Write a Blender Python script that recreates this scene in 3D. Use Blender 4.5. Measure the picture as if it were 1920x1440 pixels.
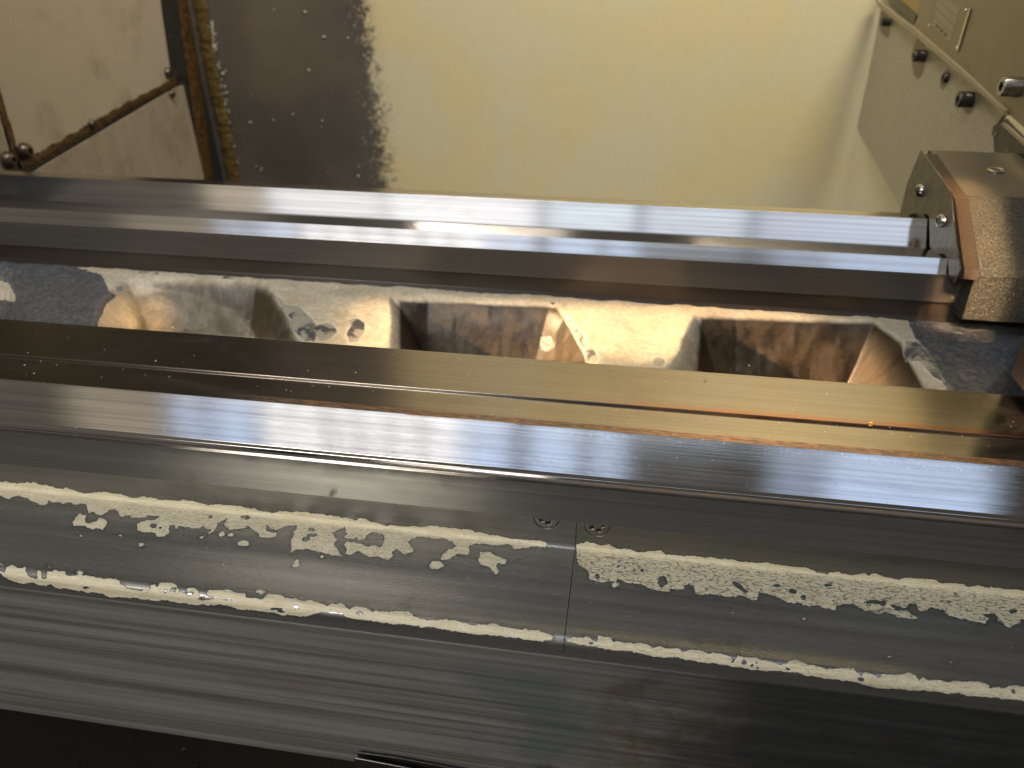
import bpy, bmesh, math, random
import numpy as np
from mathutils import Vector, Matrix
random.seed(7); rng = np.random.RandomState(7)
S = bpy.context.scene
COL = S.collection
for o in list(bpy.data.objects): bpy.data.objects.remove(o)

# ------------------------------------------------------------------ camera
H = 1.25                                    # camera height above the floor, metres
RM = np.array([[0.98815088, -0.0788341, 0.1316929],
               [0.15329439, 0.54972358, -0.82116065],
               [-0.00765924, 0.8316184, 0.55529467]])
F = 1450.0                                  # focal length in pixels of the 1920 wide photo
cam = bpy.data.cameras.new('camera'); co = bpy.data.objects.new('camera', cam); COL.objects.link(co)
m = Matrix([list(RM[0]) + [0], list(RM[1]) + [0], list(RM[2]) + [H], [0, 0, 0, 1]])
co.matrix_world = m
cam.sensor_width = 36; cam.lens = 36 * F / 1920; cam.clip_start = 0.01; cam.clip_end = 50
cam.dof.use_dof = True; cam.dof.focus_distance = 0.50; cam.dof.aperture_fstop = 7.5
S.camera = co

# ------------------------------------------------------------------ light
w = bpy.data.worlds.new('World'); S.world = w; w.use_nodes = True
bg = w.node_tree.nodes['Background']; bg.inputs[0].default_value = (0.17, 0.16, 0.14, 1)
wt = w.node_tree; tc = wt.nodes.new('ShaderNodeTexCoord'); sx_ = wt.nodes.new('ShaderNodeSeparateXYZ'); mr = wt.nodes.new('ShaderNodeMapRange')
wt.links.new(tc.outputs['Generated'], sx_.inputs[0]); wt.links.new(sx_.outputs[0], mr.inputs[0]); wt.links.new(mr.outputs[0], bg.inputs[1])
for k_, v_ in ((1, -.7), (2, .6), (3, .95), (4, .40)): mr.inputs[k_].default_value = v_      # the hall is lighter to the left
S.view_settings.view_transform = 'Standard'; S.view_settings.look = 'None'
S.view_settings.exposure = 0.0; S.view_settings.gamma = 1.0

def lamp(name, loc, target, sx, sy, power, col, spread=180):
    l = bpy.data.lights.new(name, 'AREA'); l.shape = 'RECTANGLE'; l.size = sx; l.size_y = sy
    l.energy = power; l.color = col; l.spread = math.radians(spread)
    o = bpy.data.objects.new(name, l); COL.objects.link(o)
    o.location = (loc[0], loc[1], loc[2] + H)
    d = Vector(target) - Vector(loc)
    q = d.to_track_quat('-Z', 'Y'); o.rotation_euler = q.to_euler()   # size_y runs up, size across
    return o
def pane(x0, x1, y0, y1, rad, col, z=1.9):   # one window pane of the roof light, facing straight down
    a = (x1 - x0) * (y1 - y0)
    return lamp('roof_light_pane', ((x0 + x1) / 2, (y0 + y1) / 2, z), ((x0 + x1) / 2, (y0 + y1) / 2, 0), x1 - x0, y1 - y0, rad * a * math.pi, col)
BLUE = (0.50, 0.66, 1.0); WHT = (0.86, 0.90, 1.0); BEI = (1.0, .86, .68)
for x0, x1, r, c in ((-2.26, -1.84, .45, BEI), (-1.80, -1.66, 1.6, BLUE), (-1.62, -1.44, 1.8, BLUE), (-1.39, -1.30, 2.7, WHT), (-1.26, -1.155, 2.7, WHT),
                     (-1.11, -1.02, 2.8, WHT), (-.98, -.89, 2.8, WHT), (-.845, -.76, 2.8, WHT), (-.72, -.60, 2.8, WHT), (-.59, -.38, 1.9, BLUE), (-.32, -.12, 1.9, BLUE), (-.07, .06, 1.8, BLUE),
                     (.60, .78, .8, BLUE), (.80, 1.38, 1.8, BLUE)):
    pane(x0, x1, -1.28, -.72, r, c)
for x0, x1, r, c in ((-1.78, -1.52, .7, BEI), (-1.50, -1.0, 1.9, WHT), (-.98, -.36, 2.3, WHT), (-.33, .03, 2.1, (.72, .84, 1)),
                     (.06, .46, 1.9, (.68, .80, 1)), (.49, 1.30, 1.6, (.66, .78, 1))):
    pane(x0, x1, -.69, -.15, r, c)
# warm fill lamps added high over the enclosure's rear to brighten its walls
lamp('enclosure_fill', (0.45, 0.75, 0.95), (0.30, 1.35, 0.40), .6, .12, 7.8, (1.0, .89, .68), 105)
lamp('enclosure_fill', (-0.35, 0.65, 1.0), (-0.6, 1.35, 0.1), .4, .2, 3.8, (1.0, .94, .88), 120)
# soft fill lamp added at the front left to brighten the covers
lamp('front_left_fill', (-1.1, -1.6, 1.1), (-.30, .33, -.37), 1.1, .8, 1.55, (1.0, .95, .86), 26)
# low sun as narrow warm beams, one lamp for each sunlit patch
SUN = Vector((-.88, -.08, .42)).normalized()
def beam(name, tgt, sx, sy, power, spread=3.0, d=2.2, dr=None):
    t = Vector(tgt); return lamp(name, t + (dr or SUN) * d, t, sx, sy, power, (1.0, .66, .36), spread)
beam('low_sun_beam', (-.03, .555, -.3165), .085, .160, .22, 1.2)     # over the ribs between the ways
beam('low_sun_beam', (-.425, .545, -.335), .035, .06, .018, 1.0, dr=Vector((.25, -.55, .80)).normalized())
beam('low_sun_beam', (.15, .43, -.29), .06, .10, .14, 1.5)            # on the deck at the right
beam('low_sun_beam', (.273, .62, -.25), .032, .13, .075, 1.0, dr=Vector((.06, -.70, .71)).normalized())   # on the housing

# ------------------------------------------------------------------ projection helpers
def ray(px, py):
    r = RM @ np.array([px - 960, 720 - py, -F]); return r
def at(px, py, ax, val):                     # the point of the plane (axis = val) seen at a pixel of the photo
    r = ray(px, py); return r * (val / r[ax])
def project(V):                              # world (camera-relative) -> photo pixel
    c = V @ RM; return np.stack([960 - F * c[:, 0] / c[:, 2], 720 + F * c[:, 1] / c[:, 2]], 1)
def sdf(P, poly):                            # signed distance, positive inside
    poly = np.array(poly, float); n = len(poly); out = np.full(len(P), -60.0)
    lo = poly.min(0) - 40; hi = poly.max(0) + 40
    idx = np.where((P[:, 0] > lo[0]) & (P[:, 0] < hi[0]) & (P[:, 1] > lo[1]) & (P[:, 1] < hi[1]))[0]
    if len(idx) == 0: return out
    Q = P[idx]; d2 = np.full(len(Q), 1e9); ins = np.zeros(len(Q), bool)
    for i in range(n):
        a = poly[i]; b = poly[(i + 1) % n]; e = b - a; wv = Q - a
        t = np.clip((wv @ e) / max(e @ e, 1e-9), 0, 1)
        dd = wv - t[:, None] * e; d2 = np.minimum(d2, (dd ** 2).sum(1))
        c = (a[1] > Q[:, 1]) != (b[1] > Q[:, 1])
        with np.errstate(divide='ignore', invalid='ignore'):
            xi = a[0] + (Q[:, 1] - a[1]) * e[0] / (e[1] if e[1] else 1e-9)
        ins ^= c & (Q[:, 0] < xi)
    s = np.sqrt(d2); out[idx] = np.where(ins, s, -s); return out
def ell(P, cx, cy, rx, ry, rot=0):
    c, s = math.cos(rot), math.sin(rot); x = P[:, 0] - cx; y = P[:, 1] - cy
    u = (x * c + y * s) / rx; v = (-x * s + y * c) / ry
    return (1 - np.sqrt(u * u + v * v)) * min(rx, ry)
def sm(x, a, b): t = np.clip((x - a) / (b - a), 0, 1); return t * t * (3 - 2 * t)

# ------------------------------------------------------------------ node helper
def lin(r, g, b): return tuple(((c / 255 / 12.92) if c / 255 <= .04045 else ((c / 255 + .055) / 1.055) ** 2.4) for c in (r, g, b)) + (1,)
class Mt:
    def __init__(s, name):
        s.m = bpy.data.materials.new(name); s.m.use_nodes = True; s.t = s.m.node_tree
        s.p = s.t.nodes['Principled BSDF']; s._o = None; s._u = None
    def n(s, ty, **k):
        nd = s.t.nodes.new(ty)
        for a, v in k.items(): setattr(nd, a, v)
        return nd
    def put(s, sock, v):
        if isinstance(v, bpy.types.NodeSocket): s.t.links.new(v, sock)
        elif v is not None: sock.default_value = v
    def obj(s):
        if not s._o: s._o = s.n('ShaderNodeTexCoord').outputs['Object']
        return s._o
    def uv(s):
        if not s._u: s._u = s.n('ShaderNodeTexCoord').outputs['UV']
        return s._u
    def map(s, v, sc, loc=(0, 0, 0), rot=(0, 0, 0)):
        nd = s.n('ShaderNodeMapping'); s.put(nd.inputs[0], v); nd.inputs['Scale'].default_value = sc; nd.inputs['Location'].default_value = loc; nd.inputs['Rotation'].default_value = rot
        return nd.outputs[0]
    def noise(s, v, scale=1, detail=4, rough=.55, dist=0):
        nd = s.n('ShaderNodeTexNoise'); s.put(nd.inputs['Vector'], v); nd.inputs['Scale'].default_value = scale
        nd.inputs['Detail'].default_value = detail; nd.inputs['Roughness'].default_value = rough; nd.inputs['Distortion'].default_value = dist
        return nd.outputs['Fac']
    def noisec(s, v, scale=1, detail=2):
        nd = s.n('ShaderNodeTexNoise'); s.put(nd.inputs['Vector'], v); nd.inputs['Scale'].default_value = scale; nd.inputs['Detail'].default_value = detail
        return nd.outputs['Color']
    def vor(s, v, scale, feature='DISTANCE_TO_EDGE', rnd=1):
        nd = s.n('ShaderNodeTexVoronoi', feature=feature); s.put(nd.inputs['Vector'], v); nd.inputs['Scale'].default_value = scale; nd.inputs['Randomness'].default_value = rnd
        return nd.outputs['Distance']
    def ma(s, op, a, b=None, c=None, clamp=False):
        nd = s.n('ShaderNodeMath', operation=op); nd.use_clamp = clamp
        s.put(nd.inputs[0], a); s.put(nd.inputs[1], b); s.put(nd.inputs[2], c); return nd.outputs[0]
    def add(s, a, b): return s.ma('ADD', a, b)
    def mul(s, a, b): return s.ma('MULTIPLY', a, b)
    def ss(s, v, a, b, o0=0, o1=1):
        nd = s.n('ShaderNodeMapRange', interpolation_type='SMOOTHSTEP'); s.put(nd.inputs[0], v)
        nd.inputs[1].default_value = a; nd.inputs[2].default_value = b; nd.inputs[3].default_value = o0; nd.inputs[4].default_value = o1; return nd.outputs[0]
    def mix(s, f, a, b, blend='MIX'):
        nd = s.n('ShaderNodeMix', data_type='RGBA', blend_type=blend); s.put(nd.inputs[0], f); s.put(nd.inputs[6], a); s.put(nd.inputs[7], b); return nd.outputs[2]
    def mixf(s, f, a, b):
        nd = s.n('ShaderNodeMix', data_type='FLOAT'); s.put(nd.inputs[0], f); s.put(nd.inputs[2], a); s.put(nd.inputs[3], b); return nd.outputs[0]
    def attr(s, name): return s.n('ShaderNodeAttribute', attribute_name=name).outputs['Fac']
    def sep(s, v):
        nd = s.n('ShaderNodeSeparateXYZ'); s.put(nd.inputs[0], v); return nd.outputs
    def vadd(s, a, b, k=1.0):
        nd = s.n('ShaderNodeVectorMath', operation='MULTIPLY_ADD'); s.put(nd.inputs[0], b); nd.inputs[1].default_value = (k, k, k); s.put(nd.inputs[2], a); return nd.outputs[0]
    def bump(s, h, strength=.3, dist=.0005, nrm=None):
        nd = s.n('ShaderNodeBump'); s.put(nd.inputs['Height'], h); nd.inputs['Strength'].default_value = strength; nd.inputs['Distance'].default_value = dist
        if nrm: s.put(nd.inputs['Normal'], nrm)
        return nd.outputs[0]
    def out(s, color=None, rough=None, metal=None, normal=None, aniso=None, spec=None, tangent=False):
        p = s.p.inputs
        s.put(p['Base Color'], color); s.put(p['Roughness'], rough); s.put(p['Metallic'], metal); s.put(p['Normal'], normal)
        s.put(p['Anisotropic'], aniso); s.put(p['Specular IOR Level'], spec)
        if tangent:
            tn = s.n('ShaderNodeTangent', direction_type='UV_MAP'); tn.uv_map = 'UVMap'; s.put(p['Tangent'], tn.outputs[0]); p['Anisotropic Rotation'].default_value = .25
        return s.m

# ------------------------------------------------------------------ metals
def steel(name, col=(.50, .47, .43), rough=.26, streak=.25, grime=.3, aniso=.7, specks=.35, bumpk=.10, fine=1.0, stain=None, seed=0):
    M = Mt(name); u = M.uv()
    s1 = M.noise(M.map(u, (5, 1600 * fine, 1), (seed, 0, 0)), 1, 3, .7)
    s2 = M.noise(M.map(u, (1.2, 260 * fine, 1), (seed + 3, 0, 0)), 1, 4, .6)
    s3 = M.noise(M.map(u, (60, 2600, 1), (seed, 2, 0)), 1, 2, .6)
    bl = M.noise(M.map(u, (9, 22, 1), (seed, 5, 0)), 1, 6, .65, .6)
    sc = M.noise(M.map(u, (90, 420, 1), (seed, 9, 0), (0, 0, .12)), 1, 4, .7)
    base = M.mix(M.ss(s2, .35, .65), tuple(c * (1 - streak) for c in col) + (1,), tuple(min(1, c * (1 + streak * .5)) for c in col) + (1,))
    base = M.mix(M.mul(M.ss(s1, .4, .7), streak), base, tuple(min(1, c * 1.35) for c in col) + (1,))
    g = M.mul(M.ss(bl, .48, .72), grime)
    base = M.mix(g, base, lin(92, 74, 52))
    spv = M.noise(M.map(u, (900, 1100, 1)), 1, 1, .5)
    dens = M.noise(M.map(u, (14, 40, 1), (4, 4, 0)), 1, 2, .5)
    sp = M.mul(M.ss(M.add(spv, M.mul(M.add(dens, -.5), .35)), .80, .84), specks)
    base = M.mix(sp, base, lin(235, 228, 205))
    dk = M.ss(M.noise(M.map(u, (420, 700, 1), (7, 1, 0)), 1, 1, .5), .79, .82)
    base = M.mix(M.mul(dk, specks * 1.6), base, lin(45, 38, 30))
    met = M.ma('SUBTRACT', 1.0, M.ma('MAXIMUM', sp, M.mul(g, .5)))
    if stain: base, met = stain(M, u, base, met)
    r = M.add(M.mul(s1, .07), M.add(M.mul(bl, .10), rough - .085))
    if hasattr(M, 'radd'): r = M.add(r, M.radd)
    h = M.add(M.add(M.mul(s1, .6), M.mul(s2, .5)), M.add(M.mul(s3, .06), M.mul(sc, .03)))
    return M.out(base, r, met, M.bump(h, bumpk, .0004), aniso, tangent=True)

# ------------------------------------------------------------------ mesh helpers
def tag(o, label, cat, group=None, kind=None):
    o['label'] = label; o['category'] = cat
    if group: o['group'] = group
    if kind: o['kind'] = kind
    return o
def empty(name, loc=(0, 0, -.3)):
    o = bpy.data.objects.new(name, None); COL.objects.link(o); o.location = (loc[0], loc[1], loc[2] + H); o.empty_display_size = .02
    return o
def link(name, me, mat, parent=None):
    o = bpy.data.objects.new(name, me); COL.objects.link(o)
    for mm in (mat if isinstance(mat, (list, tuple)) else [mat]): me.materials.append(mm)
    if parent is not None:
        o.parent = parent; o.location = (-parent.location[0], -parent.location[1], H - parent.location[2])
    else: o.location = (0, 0, H)
    return o
def rounded(pts, radii, closed=False, seg=5):  # polyline (Y,Z) -> points, normals (left of travel), arc flag
    P = [np.array(p, float) for p in pts]; n = len(P); out = []; cum = [0.0]
    for a, b in zip(P[:-1], P[1:]): cum.append(cum[-1] + float(np.linalg.norm(b - a)))
    def nrm(a, b): d = (b - a) / np.linalg.norm(b - a); return np.array([-d[1], d[0]])
    for i in range(n):
        if not closed and i in (0, n - 1):
            nn = nrm(P[0], P[1]) if i == 0 else nrm(P[-2], P[-1]); out.append((P[i], nn, cum[i])); continue
        a, b, c = P[i - 1], P[i], P[(i + 1) % n]
        d1 = (b - a) / np.linalg.norm(b - a); d2 = (c - b) / np.linalg.norm(c - b)
        cr = d1[0] * d2[1] - d1[1] * d2[0]; ang = math.atan2(cr, d1 @ d2)
        r = radii[i] if isinstance(radii, (list, tuple)) else radii
        if abs(ang) < .02 or r == 0:
            out.append((b, nrm(a, b), cum[i])); out.append((b, nrm(b, c), cum[i])); continue
        t = min(abs(r * math.tan(ang / 2)), .45 * np.linalg.norm(b - a), .45 * np.linalg.norm(c - b)); r = t / abs(math.tan(ang / 2))
        s = b - d1 * t; n1 = np.array([-d1[1], d1[0]]) * (1 if ang > 0 else -1); ctr = s + n1 * r
        k = max(seg, int(abs(ang) * r / .0006))
        for j in range(k + 1):
            th = ang * j / k; v = -n1; cs, sn = math.cos(th), math.sin(th)
            vv = np.array([v[0] * cs - v[1] * sn, v[0] * sn + v[1] * cs])
            out.append((ctr + vv * r, vv * (-1 if ang > 0 else 1), cum[i] - t + 2 * t * j / k))
    return out
def strip(name, pts, radii, x0, x1, dx, ds, mat, parent, closed=False, jit=None, caps=False):
    """extrude a (Y,Z) profile along X, with analytic normals and UVs in metres"""
    R = rounded(pts, radii, closed)
    if closed: R.append(R[0])
    Q = [R[0]]
    for a, b in zip(R[:-1], R[1:]):
        L = np.linalg.norm(b[0] - a[0])
        if L < 1e-9: Q.append(b); continue
        k = max(1, int(math.ceil(L / ds)))
        for j in range(1, k + 1):
            t = j / k; nn = a[1] * (1 - t) + b[1] * t; Q.append((a[0] * (1 - t) + b[0] * t, nn / max(np.linalg.norm(nn), 1e-9), a[2] * (1 - t) + b[2] * t))
    yz = np.array([q[0] for q in Q]); nr = np.array([q[1] for q in Q])
    arc = np.array([q[2] for q in Q])
    nx = max(1, int(round((x1 - x0) / dx))); xs = np.linspace(x0, x1, nx + 1); m_ = len(yz)
    V = np.zeros(((nx + 1) * m_, 3)); V[:, 0] = np.repeat(xs, m_); V[:, 1] = np.tile(yz[:, 0], nx + 1); V[:, 2] = np.tile(yz[:, 1], nx + 1)
    N = np.zeros_like(V); N[:, 1] = np.tile(nr[:, 0], nx + 1); N[:, 2] = np.tile(nr[:, 1], nx + 1)
    if jit is not None: V = jit(V, N)
    i, j = np.meshgrid(np.arange(nx), np.arange(m_ - 1), indexing='ij'); i = i.ravel(); j = j.ravel()
    keep = np.linalg.norm(yz[j + 1] - yz[j], axis=1) > 1e-9; i = i[keep]; j = j[keep]
    Fc = np.stack([i * m_ + j, (i + 1) * m_ + j, (i + 1) * m_ + j + 1, i * m_ + j + 1], 1)
    me = grid_mesh(V, Fc, np.stack([V[:, 0], np.tile(arc, nx + 1)], 1), N)
    if caps:
        pass
    o = link(name, me, mat, parent); return o, V
def grid_mesh(V, Fc, UV, N=None):
    me = bpy.data.meshes.new('mesh'); me.vertices.add(len(V)); me.vertices.foreach_set('co', V.astype(np.float32).ravel())
    me.loops.add(Fc.size); me.loops.foreach_set('vertex_index', Fc.astype(np.int32).ravel())
    me.polygons.add(len(Fc)); me.polygons.foreach_set('loop_start', (np.arange(len(Fc)) * 4).astype(np.int32))
    me.update(calc_edges=True)
    me.polygons.foreach_set('use_smooth', np.ones(len(Fc), bool))
    uvl = me.uv_layers.new(name='UVMap'); uvl.data.foreach_set('uv', UV[Fc.ravel()].astype(np.float32).ravel())
    if N is not None: me.normals_split_custom_set_from_vertices(N.tolist())
    me.validate(); return me
def fattr(o, name, vals):
    a = o.data.attributes.new(name, 'FLOAT', 'POINT'); a.data.foreach_set('value', vals.astype(np.float32))
def slab(name, pts3, thick, nrm, mat, parent=None, bev=.0006, hole=None):
    """a plate: outline pts3 (camera-relative), extruded backwards from its face along -nrm, bevelled"""
    bm = bmesh.new(); vs = [bm.verts.new(p) for p in pts3]; f = bm.faces.new(vs); f.normal_update()
    nv = Vector(nrm)
    if f.normal.dot(nv) < 0: f.normal_flip()
    r = bmesh.ops.extrude_face_region(bm, geom=[f]); nvs = [g for g in r['geom'] if isinstance(g, bmesh.types.BMVert)]
    bmesh.ops.translate(bm, verts=nvs, vec=-nv * thick)
    bmesh.ops.recalc_face_normals(bm, faces=bm.faces)
    if bev: bmesh.ops.bevel(bm, geom=[e for e in bm.edges], offset=bev, segments=3, affect='EDGES', profile=.5)
    uvl = bm.loops.layers.uv.new('UVMap'); ax = max(range(3), key=lambda k: abs(nrm[k]))
    ia, ib = {0: (1, 2), 1: (0, 2), 2: (0, 1)}[ax]
    for fc in bm.faces:
        for lp in fc.loops: lp[uvl].uv = (lp.vert.co[ia], lp.vert.co[ib])
    me = bpy.data.meshes.new(name); bm.to_mesh(me); bm.free(); return link(name, me, mat, parent)
def frame(axis):
    a = Vector(axis).normalized(); b = a.orthogonal().normalized(); c = a.cross(b); return a, b, c
def lathe(name, prof, base, axis, mat, parent, seg=28, hexr=0, smooth=True, flute=0):
    """surface of revolution: prof = [(radius, height)...] about axis from base; hexr>0 adds a hex socket sunk in the end"""
    a, b, c = frame(axis); bm = bmesh.new(); rings = []
    for r, h in prof:
        ring = []
        for k in range(seg):
            th = 2 * math.pi * k / seg; rr = r * (1 + (flute if k % 2 else 0) * (1 if r > prof[0][0] * .9 else 0))
            ring.append(bm.verts.new(Vector(base) + a * h + (b * math.cos(th) + c * math.sin(th)) * rr))
        rings.append(ring)
    hb = prof[-1][1]
    if hexr:
        def hx(h, r):
            ring = []
            for k in range(seg):
                th = 2 * math.pi * k / seg; q = r / math.cos((th % (math.pi / 3)) - math.pi / 6)
                ring.append(bm.verts.new(Vector(base) + a * h + (b * math.cos(th) + c * math.sin(th)) * q * .92))
            rings.append(ring)
        hx(hb, hexr); hx(hb - hexr * 1.1, hexr)
    for r0, r1 in zip(rings[:-1], rings[1:]):
        for k in range(seg): bm.faces.new((r0[k], r0[(k + 1) % seg], r1[(k + 1) % seg], r1[k]))
    bm.faces.new(rings[-1])
    bmesh.ops.recalc_face_normals(bm, faces=bm.faces)
    for f in bm.faces: f.smooth = smooth and len(f.verts) == 4
    me = bpy.data.meshes.new(name); bm.to_mesh(me); bm.free()
    me.set_sharp_from_angle(angle=math.radians(38)); return link(name, me, mat, parent)
def bead(name, path, wd, ht, nrm, mat, parent, n=160, wob=.35, seed=1):
    """a hand-laid bead of sealant following a path on a surface"""
    P = [np.array(p, float) for p in path]; L = [0]
    for a, b in zip(P[:-1], P[1:]): L.append(L[-1] + np.linalg.norm(b - a))
    r = np.random.RandomState(seed); ph = r.rand(8) * 6.28; nv = np.array(nrm, float); rows = []
    for i in range(n + 1):
        s = L[-1] * i / n; k = max(j for j in range(len(L)) if L[j] <= s + 1e-12); k = min(k, len(P) - 2)
        t = (s - L[k]) / (L[k + 1] - L[k]); c = P[k] * (1 - t) + P[k + 1] * t; d = (P[k + 1] - P[k]); d /= np.linalg.norm(d); sd = np.cross(nv, d)
        q = i / n * L[-1] * 100
        w1 = wd * (1 + wob * (.5 * math.sin(q * 2.1 + ph[0]) + .35 * math.sin(q * 5.3 + ph[1]) + .12 * math.sin(q * 8 + ph[2]) + .05 * r.randn()))
        w2 = wd * (1 + wob * (.5 * math.sin(q * 1.7 + ph[3]) + .35 * math.sin(q * 6.1 + ph[4]) + .12 * math.sin(q * 9 + ph[5]) + .05 * r.randn()))
        hh = ht * (1 + .15 * math.sin(q * 1.3 + ph[6]) + .1 * math.sin(q * 4 + ph[7]))
        row = []
        for j in range(9):
            a = j / 8 * 2 - 1; ww = w1 if a < 0 else w2
            row.append(c + sd * a * ww * .5 + nv * hh * (1 - a * a) ** .6 * (1 + .05 * r.randn()))
        rows.append(row)
    V = np.array(rows).reshape(-1, 3); i, j = np.meshgrid(np.arange(n), np.arange(8), indexing='ij'); i = i.ravel(); j = j.ravel()
    Fc = np.stack([i * 9 + j, (i + 1) * 9 + j, (i + 1) * 9 + j + 1, i * 9 + j + 1], 1)
    return link(name, grid_mesh(V, Fc, V[:, 1:3]), mat, parent)

# ================================================================== LATHE BED
XL, XR_ = -.95, .62
bed = tag(empty('lathe_bed', (0, .45, -.5)), 'long machined steel lathe bed with bright slideways and a cast web with pockets between them', 'machine bed')

# front way: v = arc length from the rear edge of the deck to the foot of the front face
YD = .463; ZD = -.290
fw = [(YD, ZD - .10), (YD, ZD), (.4155, ZD), (.4146, ZD - .0022), (.4124, ZD - .0022), (.4113, ZD), (.3852, ZD), (.3632, -.3085),
      (.3622, -.3106), (.3600, -.3113), (.3588, -.3103), (.3576, -.3109), (.3563, -.3123), (.3563, -.3420), (.3700, -.3420)]
fr = [0, .0008, .0006, .0005, .0005, .0006, .0006, .0006, .0008, .0009, .0004, .0004, .0005, .0008, 0]
fv = [0]
for a, b in zip(fw[:-1], fw[1:]): fv.append(fv[-1] + math.dist(a, b))
def way_stain(M, u, base, met):
    xyz = M.sep(u); v = xyz[1]; x = xyz[0]
    n1 = M.noise(M.map(u, (30, 160, 1)), 1, 5, .65); n2 = M.noise(M.map(u, (120, 600, 1)), 1, 4, .7)
    deck = M.ss(v, fv[6] - .001, fv[6] + .001, 1, 0); M.radd = M.mul(deck, .11); base = M.mix(M.mul(deck, .75), base, lin(130, 120, 106))
    # rust line along the edge of the deck above the bright slope
    q = M.ma('ABSOLUTE', M.ma('SUBTRACT', v, fv[6] - .0030))
    edge = M.ss(M.add(q, M.mul(M.add(n1, -.5), .006)), .0020, .0036, 1, 0)
    edge = M.mul(edge, M.ss(M.add(x, M.mul(n1, .05)), -.24, -.16))
    f = M.mul(edge, M.ss(n2, .25, .6, .55, 1))
    base = M.mix(f, base, M.mix(M.ss(n2, .4, .6), lin(96, 66, 46), lin(158, 116, 82)))
    met = M.ma('SUBTRACT', met, M.mul(f, .9), clamp=True)
    # rust bloom in the groove and along its lip at the right
    q2 = M.ma('ABSOLUTE', M.ma('SUBTRACT', v, fv[10]))
    g = M.mul(M.ss(q2, .0015, .0026, 1, 0), M.ss(M.add(x, M.mul(n1, .1)), -.05, .12))
    base = M.mix(M.mul(g, .55), base, lin(138, 96, 60)); met = M.ma('SUBTRACT', met, M.mul(g, .4), clamp=True)
    q3 = M.ma('ABSOLUTE', M.ma('SUBTRACT', v, fv[2] - .001))
    g3 = M.mul(M.ss(M.add(q3, M.mul(M.add(n1, -.5), .012)), .000, .006, 1, 0), M.ss(M.add(x, M.mul(n1, .1)), -.02, .15))
    base = M.mix(M.mul(g3, .55), base, lin(176, 108, 58))
    # dense little splashes dried on the upper part of the slope
    sp = M.noise(M.map(u, (700, 800, 1), (3, 3, 0)), 1, 2, .6)
    q4 = M.mul(M.ss(M.add(M.ma('ABSOLUTE', M.ma('SUBTRACT', v, fv[6] + .003)), M.mul(n1, .008)), .004, .012, 1, 0), M.ss(x, -.10, .0))
    k = M.mul(M.ss(M.add(sp, M.mul(q4, .12)), .73, .77), .8)
    base = M.mix(M.mul(k, q4), base, lin(220, 225, 235))
    lip = M.mul(M.ss(v, fv[11] - .0003, fv[11]), M.ss(v, fv[12], fv[12] + .0003, 1, 0)); base = M.mix(M.mul(lip, M.add(.45, M.mul(n2, .5))), base, lin(92, 84, 78))
    # grey painted-over front face
    face = M.ss(v, fv[12] - .0005, fv[12] + .0005)
    base = M.mix(M.mul(face, .72), base, lin(56, 60, 57)); met = M.ma('SUBTRACT', met, M.mul(face, .45), clamp=True)
    return base, met
m_way = steel('ground_steel', rough=.095, aniso=.8, bumpk=.06, streak=.22, grime=.22, stain=way_stain)
front_way, V = strip('front_way', fw, fr, XL, XR_, .02, .02, m_way, bed)

# rear way
rw = [(.694, -.40), (.694, -.2555), (.6935, -.255), (.682, -.255), (.665, -.2738), (.6635, -.2752), (.6600, -.2730), (.6194, -.2640), (.6190, -.2635),
      (.610, -.2740), (.610, -.2985), (.6135, -.2995), (.6135, -.3140), (.6100, -.3165), (.6105, -.345)]
rr = [0, .0003, .0003, .0006, .0006, .0006, .0012, .0004, .0004, .0006, .0006, .001, .001, .0004, 0]
def rear_face(M, u, base, met):
    v = M.sep(u)[1]; rv = 0; L = []
    for a, b in zip(rw[:-1], rw[1:]): L.append(rv); rv += math.dist(a, b)
    L.append(rv)
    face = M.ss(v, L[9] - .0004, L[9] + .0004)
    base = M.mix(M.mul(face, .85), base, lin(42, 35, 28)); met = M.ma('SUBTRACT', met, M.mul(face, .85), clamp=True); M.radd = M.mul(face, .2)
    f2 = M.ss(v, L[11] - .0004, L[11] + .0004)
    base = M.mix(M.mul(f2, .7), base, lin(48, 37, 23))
    f3 = M.ss(v, L[13] - .0004, L[13] + .0004)
    n = M.noise(M.map(u, (70, 500, 1)), 1, 4, .7)
    base = M.mix(M.mul(f3, .85), base, M.mix(M.ss(n, .6, .72), lin(58, 60, 62), lin(170, 165, 150)))
    return base, met
m_rear = steel('ground_steel_rear', rough=.125, aniso=.8, bumpk=.03, streak=.14, grime=.10, specks=.3, seed=11, stain=rear_face)
strip('rear_way', rw, rr, XL, XR_, .02, .02, m_rear, bed)

# cast web with pockets
x0, x1, y0, y1 = -.68, .42, YD - .001, .612; nx, ny = 1000, 150; ZP = -.3165
xs = np.linspace(x0, x1, nx + 1); ys = np.linspace(y0, y1, ny + 1); GX, GY = np.meshgrid(xs, ys, indexing='ij')
V = np.stack([GX.ravel(), GY.ravel(), np.full(GX.size, ZP)], 1)
PK = [[(-260, 480), (-60, 490), (22, 508), (52, 612), (70, 700), (-240, 700)],
      [(215, 541), (240, 527), (300, 523), (480, 530), (510, 548), (575, 650), (640, 745), (120, 720), (180, 600), (196, 572)],
      [(742, 562), (800, 556), (1030, 575), (1058, 592), (1115, 680), (1175, 790), (745, 770), (743, 650)],
      [(1312, 596), (1380, 588), (1640, 604), (1685, 640), (1775, 735), (1840, 840), (1180, 830), (1262, 700)],
      [(1925, 650), (1900, 690), (1865, 745), (1800, 860), (2300, 880), (2250, 660)]]
pk = np.full(len(V), 0.0); sdw = np.full(len(V), -.1)
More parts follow.
